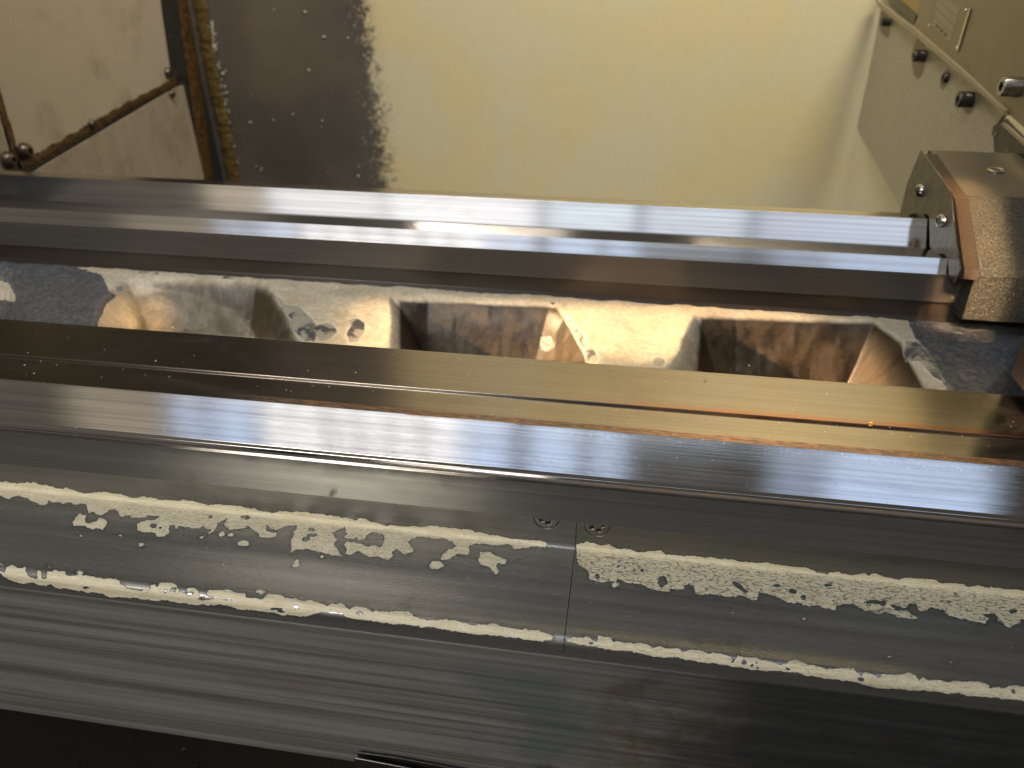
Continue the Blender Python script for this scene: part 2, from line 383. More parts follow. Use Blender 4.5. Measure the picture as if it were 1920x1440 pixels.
for poly in PK:
    pw = [at(p[0], p[1], 2, ZP)[:2] for p in poly]; pw = np.array(pw)
    Q = V[:, :2]; s = sdf(Q * 1000, pw * 1000) / 1000; sdw = np.maximum(sdw, s)
def vnoise(P, sc, seed):
    r = np.random.RandomState(seed); T = r.rand(64, 64); q = P * sc; i = np.floor(q).astype(int); f = q - i; f = f * f * (3 - 2 * f)
    g = lambda a, b: T[a % 64, b % 64]
    return (g(i[:, 0], i[:, 1]) * (1 - f[:, 0]) + g(i[:, 0] + 1, i[:, 1]) * f[:, 0]) * (1 - f[:, 1]) + (g(i[:, 0], i[:, 1] + 1) * (1 - f[:, 0]) + g(i[:, 0] + 1, i[:, 1] + 1) * f[:, 0]) * f[:, 1]
nz = vnoise(V[:, :2], 60, 1) - .5; nz2 = vnoise(V[:, :2], 190, 2) - .5
s = sdw + nz * .003 + nz2 * .001
V[:, 2] -= sm(s, -.007, .040) * .062 + np.clip(s, 0, .05) * .2
V[:, 2] += nz * .0016 + nz2 * .0006 + (vnoise(V[:, :2], 600, 3) - .5) * .00035
V[:, 2] -= sm(V[:, 1], .600, .603) * .0
PX = project(V)
i, j = np.meshgrid(np.arange(nx), np.arange(ny), indexing='ij'); i = i.ravel(); j = j.ravel(); m_ = ny + 1
Fc = np.stack([i * m_ + j, (i + 1) * m_ + j, (i + 1) * m_ + j + 1, i * m_ + j + 1], 1)
M = Mt('worn_casting_paint'); ob = M.obj()
pa = M.attr('paint'); br = M.attr('brown'); ex = M.attr('bare')
n1 = M.noise(ob, 260, 6, .65, .4); n2 = M.noise(ob, 900, 4, .7); n3 = M.noise(ob, 45, 5, .6, .5)
cream = M.mix(M.ss(n1, .35, .7), lin(196, 184, 158), lin(222, 212, 188))
cream = M.mix(M.mul(M.ss(n3, .45, .7), .35), cream, lin(150, 134, 104))
metal = M.mix(M.ss(n1, .3, .7), lin(84, 86, 92), lin(130, 130, 130))
metal = M.mix(M.mul(M.ss(n2, .62, .7), .5), metal, lin(178, 178, 176))
stain_shade = M.mix(M.ss(n3, .35, .7), lin(44, 34, 22), lin(84, 70, 50)); stain_shade = M.mix(M.mul(M.ss(n1, .5, .7), .15), stain_shade, lin(126, 110, 82))  # brown pocket stain, darkened further to carry the pockets' shade
c = M.mix(M.ss(M.add(br, M.mul(M.add(n3, -.5), .6)), .1, .75), cream, stain_shade)
pf = M.ss(M.add(pa, M.mul(M.add(n1, -.5), 9)), -.8, .8)
c = M.mix(pf, metal, c)
exf = M.ss(M.add(ex, M.add(M.mul(M.add(n2, -.5), 6), M.mul(M.add(n1, -.5), 9))), -.5, .5)
c = M.mix(exf, c, M.mix(M.ss(M.add(n3, M.mul(n2, .2)), .52, .60), lin(78, 76, 78), lin(164, 158, 142)))
edge = M.mul(M.mul(M.ss(M.ma('ABSOLUTE', M.add(ex, 2.0)), 1.2, 3.0, 1, 0), M.ss(n2, .45, .6)), .6)
c = M.mix(edge, c, lin(226, 222, 210))
mat_cast = M.out(c, M.add(M.mul(n1, .25), .30), M.mul(M.ma('SUBTRACT', 1, pf), .35), M.bump(M.add(M.add(M.mul(n2, .25), n1), M.mul(pf, .8)), .32, .0008), spec=.5)
casting = link('cast_web', grid_mesh(V, Fc, V[:, :2]), mat_cast, bed)
# painted zones (positive = paint present, in photo pixels)
bare = [[(-260, 470), (60, 484), (120, 494), (190, 515), (205, 545), (218, 555), (200, 570), (184, 605), (170, 720), (-200, 720)],
        [(1735, 600), (2200, 620), (2200, 900), (1790, 760), (1755, 690), (1715, 630), (1700, 596)]]
pnt = np.full(len(V), 30.0)
for b in bare: pnt = np.minimum(pnt, -sdf(PX, b))
blob = sdf(PX, [(-5, 525), (14, 530), (30, 555), (28, 566), (0, 562), (-20, 550)]); pnt = np.maximum(pnt, blob * 1.0)
fattr(casting, 'paint', pnt)
brown = np.maximum.reduce([sm(sdf(PX, [(235, 545), (290, 533), (400, 532), (500, 540), (565, 650), (250, 640)]), -8, 24) * .56, sm(sdf(PX, [(290, 536), (400, 532), (500, 537), (545, 600), (560, 650), (480, 640), (440, 590), (370, 560)]), -22, 16) * .72, sm(sdf(PX, [(745, 560), (1045, 572), (1065, 600), (1120, 700), (745, 690)]), -4, 14),
                           sm(sdf(PX, [(1310, 592), (1640, 602), (1690, 640), (1740, 735), (1300, 730)]), -6, 16), sm(ell(PX, 1240, 640, 30, 60), -3, 30) * .0])
fattr(casting, 'brown', brown)
exv = np.full(len(V), -30.0)
for poly in ([(560, 575), (575, 588), (590, 605), (598, 620), (590, 640), (572, 640), (556, 625), (545, 612), (548, 600), (538, 588), (520, 560), (522, 556), (535, 572)],
             [(595, 610), (612, 605), (626, 610), (632, 622), (618, 636), (600, 640), (592, 625)], [(652, 600), (668, 596), (684, 605), (684, 620), (672, 640), (655, 642), (650, 625), (658, 612)],
             [(1066, 596), (1078, 610), (1090, 625), (1100, 640), (1114, 655), (1122, 672), (1112, 682), (1100, 676), (1098, 660), (1086, 640), (1076, 622), (1064, 604)],
             [(1016, 636), (1030, 634), (1038, 645), (1028, 656), (1018, 652)], [(1698, 640), (1720, 640), (1738, 662), (1756, 690), (1768, 716), (1750, 706), (1736, 690), (1725, 678), (1700, 676), (1695, 660)],
             [(258, 503), (272, 503), (279, 513), (260, 513)], [(286, 510), (298, 510), (294, 517)], [(350, 516), (366, 516), (360, 520)], [(420, 517), (432, 517), (440, 524), (415, 522)],
             [(1028, 566), (1042, 567), (1038, 573)], [(216, 538), (230, 535), (232, 545), (220, 548)]):
    exv = np.maximum(exv, sdf(PX, poly))
exv = np.maximum(exv, ell(PX, 1235, 678, 11, 8))
fattr(casting, 'bare', exv)

# front panel below the covers
def panel_stain(M, u, base, met):
    x = M.sep(u)[0]; v = M.sep(u)[1]
    n1 = M.noise(M.map(u, (14, 16, 1), (2, 0, 0)), 1, 5, .6, .3); n2 = M.noise(M.map(u, (40, 60, 1)), 1, 5, .7)
    # teal and ochre residues low down near the middle
    d = M.ma('ABSOLUTE', M.add(x, -.03 + .06)); m1 = M.mul(M.ss(M.add(d, M.mul(M.add(n1, -.5), .16)), .01, .05, 1, 0), M.ss(M.add(v, M.mul(n1, .05)), .085, .13))
    base = M.mix(M.mul(m1, .5), base, lin(44, 68, 78)); met = M.ma('SUBTRACT', met, M.mul(m1, .5), clamp=True)
    m2 = M.mul(M.mul(M.ss(x, -.02, .03), M.ss(M.add(v, M.mul(n1, .06)), .10, .14)), M.ss(n2, .4, .6))
    base = M.mix(M.mul(m2, .6), base, lin(110, 98, 66))
    met = M.mul(met, .45)
    # dark smudges
    m3 = M.mul(M.ss(n1, .60, .72), M.ss(x, -.12, .0)); base = M.mix(M.mul(m3, .6), base, lin(34, 34, 33))
    # colour darkened towards the tailstock end, standing in for shade and dark reflection
    m4 = M.ss(M.add(x, M.mul(M.add(n1, -.5), .12)), -.03, .12); base = M.mix(M.mul(m4, .88), base, lin(30, 35, 38)); met = M.ma('SUBTRACT', met, M.mul(m4, .35), clamp=True)
    return base, met
m_panel = steel('brushed_sheet', col=(.27, .262, .238), rough=.32, streak=.5, grime=.30, specks=.12, bumpk=.16, fine=.45, seed=5, stain=panel_stain)
strip('front_panel', [(.36, -.3835), (.2935, -.3835), (.2900, -.3870), (.2900, -.5338), (.2925, -.5363), (.33, -.5363)], [0, .003, .003, .002, .002, 0], XL, XR_, .05, .02, m_panel, bed)

# ================================================================== WAY COVERS
P_UP1 = [(-90, 894), (0, 903), (20, 905), (38, 906), (50, 904), (75, 907), (100, 912), (118, 918), (125, 914), (140, 920), (160, 925), (172, 925), (185, 922), (200, 922), (228, 927), (240, 932), (255, 934), (270, 931), (285, 933), (300, 938), (335, 938), (360, 940), (385, 946), (420, 947), (440, 947), (480, 955), (495, 960), (520, 961), (532, 958), (557, 959), (580, 962), (615, 967), (652, 972), (670, 975), (671, 972), (687, 974), (702, 980), (727, 985), (755, 988), (775, 986), (800, 989), (805, 985), (830, 989), (860, 991), (890, 997), (905, 999), (954, 1010), (990, 1013), (1018, 1015), (1025, 1019), (1023, 1029), (1007, 1024), (995, 1024), (984, 1029), (968, 1029), (949, 1020), (935, 1024), (912, 1019), (890, 1019), (880, 1022), (878, 1040), (858, 1040), (844, 1047), (837, 1052), (827, 1051), (827, 1043), (841, 1031), (855, 1026), (853, 1019), (841, 1012), (812, 1009), (791, 1007), (773, 1010), (764, 1017), (770, 1024), (779, 1029), (775, 1035), (759, 1039), (742, 1029), (731, 1033), (736, 1042), (727, 1050), (715, 1044), (697, 1044), (680, 1037), (668, 1034), (655, 1041), (647, 1038), (650, 1030), (645, 1022), (650, 1016), (665, 1017), (680, 1021), (690, 1025), (700, 1022), (712, 1024), (717, 1018), (720, 1005), (718, 1001), (706, 997), (695, 1000), (686, 1003), (684, 1011), (672, 1013), (667, 1006), (663, 1012), (645, 1009), (650, 1000), (647, 989), (637, 990), (624, 1000), (630, 1010), (624, 1020), (632, 1030), (640, 1042), (625, 1040), (602, 1034), (580, 1031), (560, 1029), (550, 1032), (544, 1037), (547, 1027), (544, 1012), (550, 1007), (550, 995), (557, 992), (557, 985), (535, 987), (517, 994), (507, 989), (501, 980), (497, 986), (500, 997), (517, 1000), (517, 1006), (500, 1009), (486, 1007), (487, 1001), (475, 995), (464, 986), (455, 992), (445, 991), (425, 990), (420, 982), (427, 970), (410, 980), (405, 987), (400, 999), (390, 1000), (397, 992), (385, 992), (382, 985), (370, 990), (355, 989), (337, 985), (330, 991), (325, 984), (319, 985), (317, 1000), (307, 1006), (292, 1005), (292, 999), (275, 997), (257, 995), (255, 987), (262, 979), (275, 975), (285, 976), (297, 969), (280, 966), (257, 971), (247, 970), (247, 965), (236, 966), (225, 971), (221, 960), (215, 955), (205, 957), (187, 966), (177, 961), (166, 962), (164, 955), (162, 945), (140, 945), (127, 941), (120, 944), (92, 939), (85, 947), (75, 946), (60, 939), (42, 931), (37, 929), (27, 931), (17, 935), (7, 932), (0, 930), (-90, 920)]
P_UP1_I = [[(135, 981), (140, 970), (150, 964), (161, 967), (160, 979), (167, 981), (180, 977), (186, 971), (197, 975), (200, 982), (191, 992), (184, 989), (174, 992), (160, 987), (140, 985)],
           [(901, 1035), (919, 1035), (929, 1043), (951, 1050), (949, 1058), (933, 1054), (929, 1061), (935, 1072), (929, 1077), (920, 1068), (917, 1061), (901, 1059), (897, 1050)],
           [(545, 1062), (556, 1049), (560, 1050), (559, 1062), (552, 1064)]]
E_UP1 = [(378, 1008, 6, 3), (265, 1022, 6, 4), (457, 1019, 11, 6), (415, 1001, 5, 4), (432, 1002, 6, 3), (603, 1044, 4, 4), (818, 1060, 12, 8), (226, 1005, 2.5, 2), (151, 1004, 2.5, 2), (92, 1062, 2.5, 2)]
H_UP1 = [(584, 993, 6, 4), (587, 1003, 9, 3), (573, 1012, 6, 4), (288, 986, 6, 4), (394, 969, 4, 3), (460, 970, 8, 3), (300, 990, 3, 2), (482, 972, 5, 2)]
P_UP2 = [(1081, 1021), (1097, 1016), (1113, 1018), (1125, 1023), (1139, 1020), (1157, 1028), (1177, 1029), (1194, 1035), (1210, 1035), (1235, 1032), (1251, 1039), (1283, 1042), (1301, 1042), (1324, 1047), (1336, 1044), (1354, 1048), (1384, 1051), (1407, 1054), (1441, 1056), (1466, 1060), (1480, 1062), (1514, 1065), (1530, 1072), (1549, 1075), (1572, 1072), (1592, 1077), (1608, 1078), (1622, 1074), (1629, 1078), (1640, 1075), (1661, 1082), (1682, 1087), (1700, 1083), (1753, 1088), (1762, 1094), (1776, 1092), (1805, 1095), (1815, 1100), (1835, 1097), (1853, 1103), (1867, 1102), (1906, 1106), (1990, 1115), (2040, 1120), (2040, 1178), (1990, 1170), (1920, 1161), (1913, 1161), (1913, 1168), (1902, 1171), (1895, 1176), (1886, 1175), (1879, 1168), (1872, 1164), (1865, 1153), (1856, 1151), (1844, 1152), (1852, 1160), (1848, 1169), (1824, 1165), (1801, 1159), (1778, 1155), (1769, 1145), (1746, 1139), (1737, 1144), (1727, 1147), (1721, 1142), (1718, 1134), (1705, 1132), (1703, 1137), (1695, 1140), (1677, 1133), (1667, 1134), (1677, 1141), (1686, 1145), (1698, 1145), (1719, 1158), (1718, 1160), (1700, 1157), (1686, 1156), (1659, 1147), (1648, 1151), (1629, 1145), (1621, 1147), (1608, 1136), (1599, 1132), (1583, 1133), (1568, 1136), (1567, 1145), (1549, 1141), (1530, 1135), (1517, 1137), (1505, 1132), (1480, 1130), (1475, 1129), (1452, 1117), (1434, 1113), (1422, 1108), (1419, 1124), (1409, 1125), (1388, 1115), (1368, 1119), (1356, 1119), (1338, 1114), (1315, 1114), (1304, 1111), (1299, 1099), (1292, 1095), (1282, 1097), (1281, 1104), (1258, 1105), (1249, 1111), (1228, 1106), (1212, 1100), (1187, 1093), (1177, 1095), (1166, 1087), (1159, 1084), (1155, 1089), (1132, 1091), (1116, 1091), (1105, 1083), (1105, 1074), (1086, 1060), (1081, 1042)]
H_UP2 = [(1120, 1079, 4, 6), (1242, 1090, 9, 11), (1204, 1070, 4, 3), (1487, 1109, 8, 5), (1506, 1120, 5, 5), (1455, 1098, 8, 3), (1899, 1147, 7, 4), (1636, 1129, 20, 3), (1656, 1131, 6, 5), (1553, 1096, 8, 2), (1197, 1084, 3, 2), (1160, 1063, 3, 2)]
HP_UP2 = [[(1372, 1091), (1385, 1092), (1395, 1104), (1406, 1111), (1396, 1112), (1378, 1100)]]
E_UP2 = [(1154, 1097, 9, 5), (1508, 1159, 3, 3), (1380, 1118, 3, 2), (1667, 1232, 4, 1.5), (1783, 1242, 4, 1.5)]
P_LO1 = [(-90, 1050), (-20, 1056), (0, 1068), (9, 1075), (12, 1067), (22, 1060), (37, 1065), (51, 1062), (45, 1070), (60, 1082), (69, 1085), (70, 1069), (75, 1070), (80, 1082), (85, 1085), (89, 1072), (107, 1070), (122, 1072), (125, 1079), (140, 1080), (160, 1079), (180, 1084), (200, 1086), (224, 1087), (226, 1095), (245, 1105), (265, 1109), (267, 1104), (280, 1106), (282, 1097), (291, 1096), (292, 1105), (300, 1094), (322, 1092), (332, 1097), (335, 1110), (347, 1112), (350, 1102), (365, 1102), (374, 1110), (375, 1119), (385, 1117), (390, 1107), (405, 1106), (425, 1107), (460, 1111), (462, 1120), (477, 1121), (490, 1125), (500, 1115), (525, 1115), (535, 1120), (545, 1121), (565, 1125), (585, 1126), (600, 1132), (610, 1134), (612, 1140), (620, 1131), (640, 1131), (655, 1144), (662, 1136), (685, 1139), (697, 1146), (730, 1146), (765, 1146), (775, 1155), (802, 1162), (830, 1162), (860, 1165), (890, 1172), (925, 1168), (950, 1177), (989, 1179), (1013, 1184), (1038, 1193), (1036, 1202), (1024, 1204), (996, 1200), (957, 1195), (946, 1193), (900, 1190), (854, 1184), (805, 1176), (748, 1170), (720, 1168), (691, 1163), (652, 1158), (642, 1149), (620, 1147), (588, 1151), (571, 1156), (535, 1153), (500, 1147), (467, 1145), (445, 1142), (430, 1136), (400, 1134), (382, 1135), (350, 1131), (305, 1125), (297, 1127), (250, 1121), (212, 1119), (175, 1111), (140, 1107), (107, 1102), (95, 1094), (87, 1099), (75, 1096), (62, 1091), (42, 1094), (22, 1089), (5, 1080), (0, 1075), (-90, 1066)]
H_LO1 = [(325, 1105, 6, 4), (310, 1108, 3, 3), (355, 1113, 8, 4), (388, 1122, 10, 3), (422, 1125, 8, 2), (162, 1102, 5, 1.5), (518, 1142, 9, 2), (526, 1146, 6, 2), (555, 1139, 5, 4), (676, 1150, 5, 3), (700, 1146, 3, 2)]
E_LO1 = [(149, 1073, 6, 3), (2, 1058, 4, 3), (485, 1109, 6, 3), (492, 1111, 5, 3)]
P_LO2 = [(1061, 1199), (1074, 1195), (1104, 1194), (1118, 1206), (1122, 1192), (1145, 1195), (1148, 1202), (1187, 1208), (1200, 1206), (1216, 1207), (1223, 1214), (1237, 1210), (1253, 1217), (1267, 1215), (1281, 1222), (1290, 1217), (1315, 1219), (1329, 1227), (1342, 1223), (1361, 1227), (1375, 1237), (1384, 1227), (1397, 1233), (1418, 1234), (1439, 1239), (1466, 1247), (1480, 1240), (1494, 1239), (1521, 1247), (1572, 1255), (1578, 1252), (1601, 1254), (1615, 1267), (1622, 1262), (1640, 1266), (1647, 1271), (1652, 1263), (1672, 1267), (1686, 1267), (1702, 1262), (1714, 1266), (1723, 1277), (1730, 1270), (1741, 1276), (1755, 1273), (1780, 1278), (1796, 1277), (1815, 1279), (1847, 1279), (1858, 1287), (1870, 1287), (1883, 1290), (1892, 1285), (1920, 1287), (2040, 1302), (2040, 1330), (1990, 1323), (1920, 1316), (1904, 1311), (1881, 1311), (1865, 1308), (1824, 1305), (1801, 1302), (1799, 1299), (1778, 1301), (1755, 1297), (1716, 1294), (1686, 1292), (1645, 1289), (1620, 1284), (1606, 1279), (1572, 1275), (1537, 1270), (1491, 1262), (1480, 1260), (1434, 1258), (1407, 1255), (1338, 1244), (1310, 1241), (1276, 1234), (1246, 1233), (1212, 1229), (1182, 1222), (1132, 1217), (1104, 1210), (1065, 1203)]
H_LO2 = [(1107, 1206, 6, 3), (1396, 1242, 5, 4), (1411, 1247, 5, 4), (1418, 1243, 3, 3), (1374, 1241, 4, 2), (1478, 1255, 6, 3), (1616, 1274, 6, 4), (1900, 1297, 3, 4), (1856, 1289, 3, 2), (1421, 1252, 4, 3)]

def cover_stain(M, u, base, met):
    n = M.noise(M.map(u, (1500, 1500, 1), (1, 1, 0)), 1, 3, .6); nl = M.noise(M.map(u, (380, 380, 1)), 1, 3, .55)
    n0 = M.noise(M.map(u, (130, 170, 1), (3, 0, 0)), 1, 2, .5); pa = M.attr('paint'); ck = M.attr('craze')
    v = M.add(pa, M.add(M.add(M.mul(M.add(n, -.5), 4.5), M.mul(M.add(n0, -.5), 9)), M.mul(M.add(nl, -.5), 7)))
    pf = M.ss(v, -.45, .45)
    # stale paint halo: slightly darker residue rings around the flakes
    halo = M.mul(M.ss(v, -9, -1.5), M.ss(nl, .42, .62)); base = M.mix(M.mul(halo, .28), base, lin(70, 66, 58))
    base = M.mix(M.mul(M.ss(v, -2.2, -.4), .55), base, lin(34, 33, 32))  # thin dark outline: shadow of the paint's thickness put into the colour
    wob = M.vadd(u, M.noisec(M.map(u, (260, 260, 1)), 1, 2), .0022)
    cr1 = M.vor(M.map(wob, (170, 380, 1)), 1); cr2 = M.vor(M.map(wob, (80, 260, 1), (.3, .1, 0), (0, 0, .5)), 1)
    lines = M.ma('MAXIMUM', M.ss(cr1, .0, .10, 1, 0), M.ss(cr2, .0, .07, 1, 0))
    brk = M.ss(M.noise(M.map(u, (300, 700, 1), (5, 0, 0)), 1, 3, .6), .46, .56)
    lines = M.mul(M.mul(M.mul(lines, brk), ck), pf)
    pn = M.noise(M.map(u, (60, 900, 1)), 1, 4, .6)
    pc = M.mix(M.ss(pn, .35, .65), lin(218, 205, 170), lin(238, 228, 198))
    pc = M.mix(M.mul(M.ss(nl, .5, .75), .35), pc, lin(164, 150, 116))
    pc = M.mix(M.ss(v, .4, 2.6, .7, 0), pc, lin(240, 236, 222))
    pc = M.mix(M.mul(lines, .9), pc, lin(66, 64, 62))
    base = M.mix(pf, base, pc); met = M.mul(met, M.ma('SUBTRACT', 1, pf))
    M.pf = pf; M.lines = lines
    return base, met
def cover_mat(seed):
    M = Mt('worn_cover_sheet'); u = M.uv()
    s1 = M.noise(M.map(u, (12, 1200, 1), (seed, 0, 0)), 1, 3, .7); s2 = M.noise(M.map(u, (2.0, 160, 1), (seed + 3, 0, 0)), 1, 4, .6)
    bl = M.noise(M.map(u, (16, 30, 1), (seed, 5, 0)), 1, 6, .65, .6)
    fs = M.noise(M.map(u, (260, 1500, 1), (seed, 1, 0), (0, 0, .06)), 1, 3, .7)
    base = M.mix(M.ss(s2, .3, .7), (.31, .305, .275, 1), (.42, .41, .375, 1))
    base = M.mix(M.mul(M.ss(fs, .6, .72), .5), base, (.55, .55, .5, 1))
    base = M.mix(M.mul(M.ss(bl, .55, .75), .35), base, lin(74, 68, 58))
    st = M.noise(M.map(u, (55, 120, 1), (seed + 8, 0, 0)), 1, 4, .6, .4); base = M.mix(M.mul(M.ss(st, .68, .76), .5), base, lin(52, 50, 46))
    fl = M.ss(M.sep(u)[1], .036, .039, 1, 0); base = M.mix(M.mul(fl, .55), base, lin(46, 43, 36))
    base, met = cover_stain(M, u, base, .78)
    r = M.mixf(M.pf, M.add(M.mul(fl, .22), M.add(M.mul(s1, .14), M.add(M.mul(bl, .12), .13))), .5)
    h = M.add(M.mul(s1, .25), M.mul(fs, .3)); b1 = M.bump(h, .14, .0004)
    h2 = M.add(M.add(M.pf, M.mul(M.lines, -.7)), M.mul(M.pf, M.mul(M.noise(M.map(u, (420, 700, 1)), 1, 4, .65), 1.3))); b2 = M.bump(h2, .75, .0005, b1)
    return M.out(base, r, met, b2, .5, tangent=True)
CZ = -.3697
cprof = [(.3620, -.330), (.3620, CZ), (.2885, CZ), (.2885, -.3845), (.2905, -.3855)]
crad = [0, .0030, .0052, .0006, 0]
xseam = -.0  # X of the joint between the covers, from the photo
xseam = float(at(1070, 1100, 2, CZ)[0])
m_cov = cover_mat(2)
m_screw = steel('screw_steel', col=(.40, .38, .34), rough=.30, streak=.2, grime=.4, specks=.2, aniso=0)
def way_cover(x0, x1, label, polys, islands, ells, holes, hp, craze_fn, scr):
    t = tag(empty('way_cover', ((x0 + x1) / 2, .33, -.37)), label, 'sheet metal cover', 'way covers along the front of the bed')
    o, V = strip('cover_plate', cprof, crad, x0, x1, .00062, .00055, m_cov, t)
    PX = project(V); keep = (PX[:, 0] > -80) & (PX[:, 0] < 2030)
    val = np.full(len(V), -60.0)
    for p in polys: val = np.maximum(val, sdf(PX, p))
    for p in islands: val = np.maximum(val, sdf(PX, p))
    for e in ells: val = np.maximum(val, ell(PX, *e))
    for e in holes: val = np.minimum(val, -ell(PX, *e))
    for p in hp: val = np.minimum(val, -sdf(PX, p))
    fattr(o, 'paint', np.clip(val, -30, 30)); fattr(o, 'craze', craze_fn(PX))
    s = tag
    screw(t, scr)
    return t
def screw(parent, px):
    """countersunk cross-head screw set in the upright flange"""
    c = at(px[0], px[1], 1, .3620); r0 = .0088; n = 84; g = np.linspace(-1.06, 1.06, n + 1) * r0
    A, B = np.meshgrid(g, g, indexing='ij'); rr_ = np.sqrt(A ** 2 + B ** 2) / r0; th = .35
    a = (A * math.cos(th) + B * math.sin(th)) / r0; b = (-A * math.sin(th) + B * math.cos(th)) / r0
    arm = lambda p, q: sm(.13 + .10 * (1 - np.abs(p)) - np.abs(q), -.03, .06) * sm(.58 - np.abs(p), 0, .08)
    cross = np.maximum(np.maximum(arm(a, b), arm(b, a)), sm(.24 - rr_, 0, .05))
    h = .0016 * sm(1.045 - rr_, 0, .05) - .0015 * cross * (1 - .5 * rr_) - .0010 * np.exp(-((rr_ - .90) / .035) ** 2) + .0002 * np.exp(-((rr_ - .985) / .03) ** 2)
    V = np.stack([c[0] + A.ravel(), np.full(A.size, c[1]) + .0002 - h.ravel() * .62, c[2] + B.ravel()], 1)
    i, j = np.meshgrid(np.arange(n), np.arange(n), indexing='ij'); i = i.ravel(); j = j.ravel(); m_ = n + 1
    Fc = np.stack([i * m_ + j, (i + 1) * m_ + j, (i + 1) * m_ + j + 1, i * m_ + j + 1], 1); Fc = Fc[(rr_.ravel()[Fc].max(1) < 1.06)]
    M = Mt('screw_head'); k = M.attr('recess_dark'); nn = M.noise(M.obj(), 900, 4, .6)
    base = M.mix(M.ss(nn, .4, .7), (.25, .235, .20, 1), (.15, .14, .12, 1)); base = M.mix(k, base, lin(14, 12, 10))
    mat = M.out(base, M.add(.30, M.mul(k, .4)), M.ma('SUBTRACT', .9, M.mul(k, .8), clamp=True), M.bump(nn, .2, .0003))
    o = link('screw', grid_mesh(V, Fc, V[:, [0, 2]]), mat, parent)
    fattr(o, 'recess_dark', np.maximum(cross, np.exp(-((rr_ - .90) / .04) ** 2)).ravel())  # cross and ring groove darkened in colour, for grime and recess shade
x_a = float(at(-120, 1050, 2, CZ)[0]) ; x_b = float(at(2040, 1130, 2, CZ)[0])
way_cover(-.60, xseam - .00022, 'left sheet metal way cover with long peeling cream paint strips, ending at the joint', [P_UP1, P_LO1], P_UP1_I, E_UP1 + E_LO1, H_UP1 + H_LO1, [],
          lambda P: .45 * sm(P[:, 0], 60, 300) * sm(P[:, 1] - (915 + .106 * P[:, 0]), 1, 8) * (P[:, 1] < 1055 + .13 * P[:, 0]), (1025, 972))
way_cover(xseam + .00022, .42, 'right sheet metal way cover with a crazed cream paint patch beside the joint', [P_UP2, P_LO2], [], E_UP2, H_UP2 + H_LO2, HP_UP2,
          lambda P: 1.0 * sm(P[:, 1] - (912 + .1065 * P[:, 0]), -2, 10) * (P[:, 1] < 1055 + .10 * P[:, 0]) + .35 * (P[:, 1] > 1060 + .10 * P[:, 0]), (1120, 986))

# ================================================================== ENCLOSURE, REAR
YB = 1.35
M = Mt('back_sheet_paint'); ob = M.obj(); X, Y_, Z = M.sep(ob)
n1 = M.noise(ob, 90, 5, .65, .4); n2 = M.noise(ob, 300, 4, .7); n3 = M.noise(ob, 6, 3, .5)
xe = float(at(695, 180, 1, YB)[0])
d = M.add(M.ma('SUBTRACT', X, xe), M.add(M.mul(M.add(n1, -.5), .11), M.mul(M.add(n2, -.5), .16)))
d = M.add(d, M.mul(Z, .03))
pf = M.ss(d, -.0012, .0012)
chip = M.ss(M.add(n2, M.ss(M.ma('SUBTRACT', X, xe), .0, .09, .15, 0)), .725, .745); chip = M.mul(chip, pf)
fleck = M.mul(M.ss(M.add(M.noise(ob, 190, 2, .6), M.ss(M.ma('SUBTRACT', xe, X), .0, .06, .16, 0)), .765, .785), M.ma('SUBTRACT', 1, pf))
pt = M.mix(M.ss(n3, .4, .6), lin(224, 208, 162), lin(220, 210, 174)); pt = M.mix(M.mul(M.ss(n1, .45, .7), .08), pt, lin(168, 152, 112))
dark = M.mix(M.ss(n3, .35, .65), lin(108, 101, 92), lin(128, 118, 104))
c = M.mix(pf, dark, pt); c = M.mix(chip, c, lin(96, 88, 70)); c = M.mix(fleck, c, lin(170, 166, 156))
pfc = M.mul(pf, M.ma('SUBTRACT', 1, chip))
mat_back = M.out(c, M.mixf(pf, M.add(M.mul(n1, .1), .33), M.add(M.mul(n1, .1), .38)), M.mul(M.ma('SUBTRACT', 1, pf), .3), M.bump(M.add(pfc, M.mul(n2, .05)), .5, .0008), spec=.4)
o = slab('enclosure_back_panel', [(-.85, YB, -.85), (1.6, YB, -.85), (1.6, YB, .75), (-.85, YB, .75)], .004, (0, -1, 0), mat_back)
tag(o, 'cream painted back sheet of the enclosure, its left side stripped to dark metal', 'sheet metal wall')

XW = -.771
def sidemat(name, a, b, cst, seed):
    M = Mt(name); ob = M.obj(); n1 = M.noise(ob, 700, 4, .7); n2 = M.noise(M.map(ob, (1, 60, 9), (seed, 0, 0)), 1, 5, .6); n3 = M.noise(ob, 14, 4, .6)
    c = M.mix(M.ss(n1, .3, .7), a, b); c = M.mix(M.mul(M.ss(n2, .45, .72), cst), c, lin(196, 178, 150)); c = M.mix(M.mul(M.ss(n3, .5, .75), .4), c, lin(122, 104, 72))
    c = M.mix(M.mul(M.ss(M.noise(ob, 420, 1, .5), .77, .80), .8), c, lin(60, 48, 34))
    c = M.mix(M.mul(M.ss(n1, .70, .78), .5), c, lin(214, 200, 176))
    return M.out(c, M.add(M.mul(n3, .2), .38), 0.0, M.bump(n1, .35, .0006), spec=.35)
mA = sidemat('grainy_beige_paint', lin(186, 172, 152), lin(206, 192, 172), .10, 0); mB = sidemat('streaky_beige_paint', lin(160, 148, 130), lin(186, 174, 156), .5, 4)
M = Mt('old_sealant'); n1 = M.noise(M.obj(), 160, 5, .7); n2 = M.noise(M.obj(), 700, 3, .6)
m_seal = M.out(M.mix(M.ss(n1, .35, .65), lin(56, 40, 20), lin(108, 80, 44)), M.add(M.mul(n1, .3), .3), 0.0, M.bump(M.add(n1, M.mul(n2, .4)), .5, .0007))
M = Mt('olive_sealant'); n1 = M.noise(M.obj(), 160, 5, .7); n2 = M.noise(M.obj(), 700, 3, .6)
